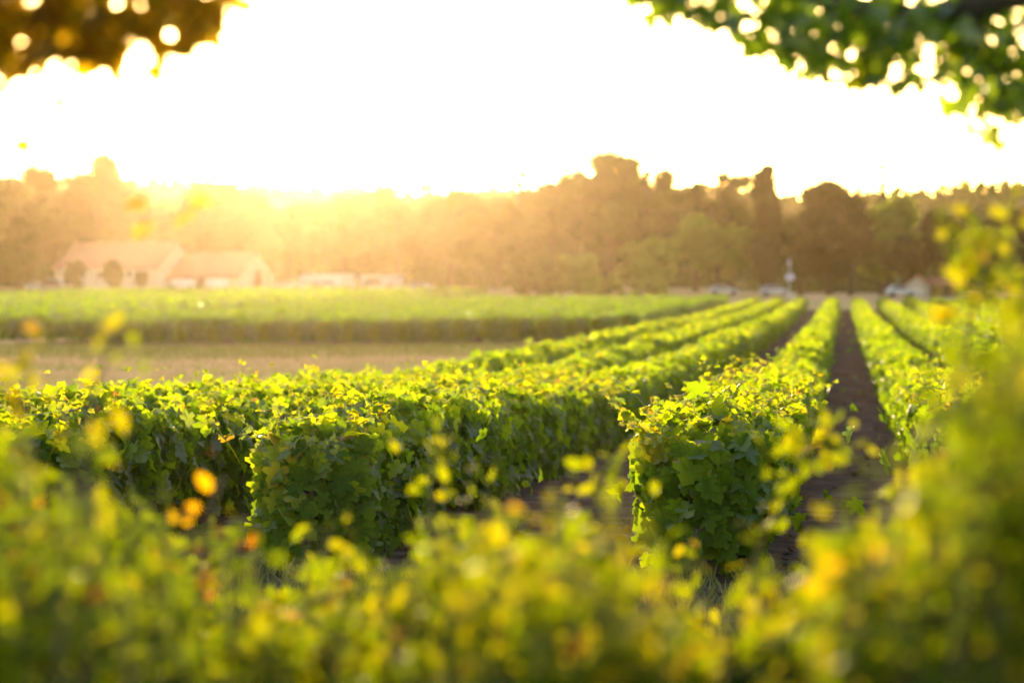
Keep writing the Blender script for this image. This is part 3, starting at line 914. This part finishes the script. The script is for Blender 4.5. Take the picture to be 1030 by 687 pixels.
YR = 6.4
limb = [(2.6, 6.4, 2.7), (1.9, 6.3, 3.0), (1.2, 6.2, 2.98), at(1030, -10, 6.1), at(930, 20, YR), at(840, 5, YR), at(760, -25, YR), at(690, -40, YR)]
tw = []
for (sx, sy), (ex, ey) in [((1030, 40), (1035, 110)), ((980, 10), (1005, 105)), ((960, 30), (960, 70)), ((1000, 30), (1030, 130)), ((940, 20), (925, 65)), ((900, 10), (880, 58)), ((880, 10), (855, 70)), ((850, 0), (820, 55)), ((830, 0), (810, 40)),
                           ((800, -10), (775, 38)), ((770, -20), (745, 20)), ((740, -30), (700, 5)), ((700, -40), (655, 3)), ((1010, -20), (1060, 60)), ((950, 0), (1000, 40)), ((900, -20), (940, 45)), ((1030, 60), (990, 135)), ((1030, 80), (1015, 150)),
                           ((860, -20), (870, 30)), ((820, -30), (835, 20)), ((780, -40), (790, 5)), ((960, -40), (980, 10)), ((910, -50), (920, 5)), ((1040, -30), (1060, 20)), ((1000, -60), (1030, 0)), ((860, -60), (880, -10)), ((760, -60), (740, -20))]:
    d = random.uniform(-.35, .35)
    tw.append((at(sx, sy, YR + d * .3), at(ex, ey, YR + d)))


def top_right(g, O):
    # leaves filling the underside of the bough, thinning to its lower edge
    n = 1750
    px = g.uniform(640, 1110, n)
    low = np.interp(px, [640, 700, 760, 820, 870, 900, 960, 1000, 1050, 1110], [8, 20, 48, 84, 88, 84, 90, 98, 125, 140])
    py = low - np.abs(g.normal(0, 1, n)) * 55 + g.normal(0, 6, n)
    Y = YR + g.uniform(-.5, .6, n)
    P = np.array([at(a, b, c) for a, b, c in zip(px, py, Y)]) - np.array(O)
    clump = noise1(px + Y * 90, 31, 26) + noise1(py * 1.4 - Y * 120, 32, 24)
    k = clump > .0 + np.clip((low - py) / 200, 0, 1) * -.5
    P = P[k]; n = len(P)
    return [leaves(P, g.normal(0, .5, (n, 3)) + (0, -.1, .55), g.normal(0, .5, (n, 3)) + (0, 0, -.5), .062 * g.uniform(.6, 1.25, n), np.clip(g.normal(.45, .2, n), 0, 1), LOBED, g)]


overhang('tree at the upper right whose leafy bough hangs into the picture', (2.6, 6.4), .16, limb, tw, 401, 420, .062, .05, extra=top_right)

YL = 4.6
limbL = [(-4.2, 5.0, 2.2), (-3.3, 4.9, 2.6), (-2.5, 4.8, 2.85), at(0, -60, YL), at(120, -60, YL), at(240, -80, YL)]
twL = []
for (sx, sy), (ex, ey) in [((-40, -60), (-20, 60)), ((0, -40), (20, 60)), ((40, -40), (60, 45)), ((80, -40), (110, 35)), ((120, -50), (150, 25)), ((160, -60), (185, 15)), ((200, -60), (215, 5)), ((-60, -40), (-60, 70)), ((60, -80), (100, 0)), ((20, -80), (40, 0))]:
    d = random.uniform(-.1, .15)
    twL.append((at(sx, sy, YL), at(ex, ey, YL + d)))
HANG = [((150, -40), (146, 228), 5.6), ((190, -40), (190, 212), 5.4), ((10, -40), (14, 140), 5.2), ((60, -40), (66, 110), 5.8)]


def top_left(g, O):
    n = 900
    px = g.uniform(-140, 235, n)
    low = np.interp(px, [-140, 0, 60, 130, 200, 235], [110, 78, 60, 50, 40, 15])
    py = low - g.random(n) ** 1.2 * 150 + g.normal(0, 5, n)
    Y = YL + g.uniform(-.2, .25, n)
    P = np.array([at(a, b, c) for a, b, c in zip(px, py, Y)]) - np.array(O)
    tips = [at(*q) for q in ((145, 204, 5.6), (190, 212, 5.4), (14, 140, 5.2), (66, 110, 5.8), (146, 228, 5.6))]
    P = np.vstack([P] + [np.array([t, t]) - np.array(O) + g.normal(0, .004, (2, 3)) for t in tips]); n = len(P)
    return [leaves(P, g.normal(0, .5, (n, 3)) + (0, -.1, .6), g.normal(0, .5, (n, 3)) + (0, 0, -.5), .06 * g.uniform(.6, 1.25, n), np.clip(g.normal(.55, .2, n), 0, 1), LOBED, g)]


overhang('tree at the upper left whose very blurred crown shades the corner', (-4.2, 5.0), .14, limbL, twL, 402, 220, .06, .05, hang=HANG, extra=top_left, cmat='canopy_sunglow')

# ------------------------------------------------------------------ haze
hz = MB().box((0, 250, 24), (5200, 5200, 56))
m, n, l = mat_new('haze')
v = n.new('ShaderNodeVolumePrincipled')
v.inputs['Color'].default_value = (1.0, .82, .58, 1)
v.inputs['Density'].default_value = .000029
v.inputs['Anisotropy'].default_value = .905
o = n.new('ShaderNodeOutputMaterial')
l.new(v.outputs[0], o.inputs['Volume'])
ho = hz.build('haze', m)
tag(ho, 'warm evening haze glowing under the low sun', 'haze', kind='stuff')
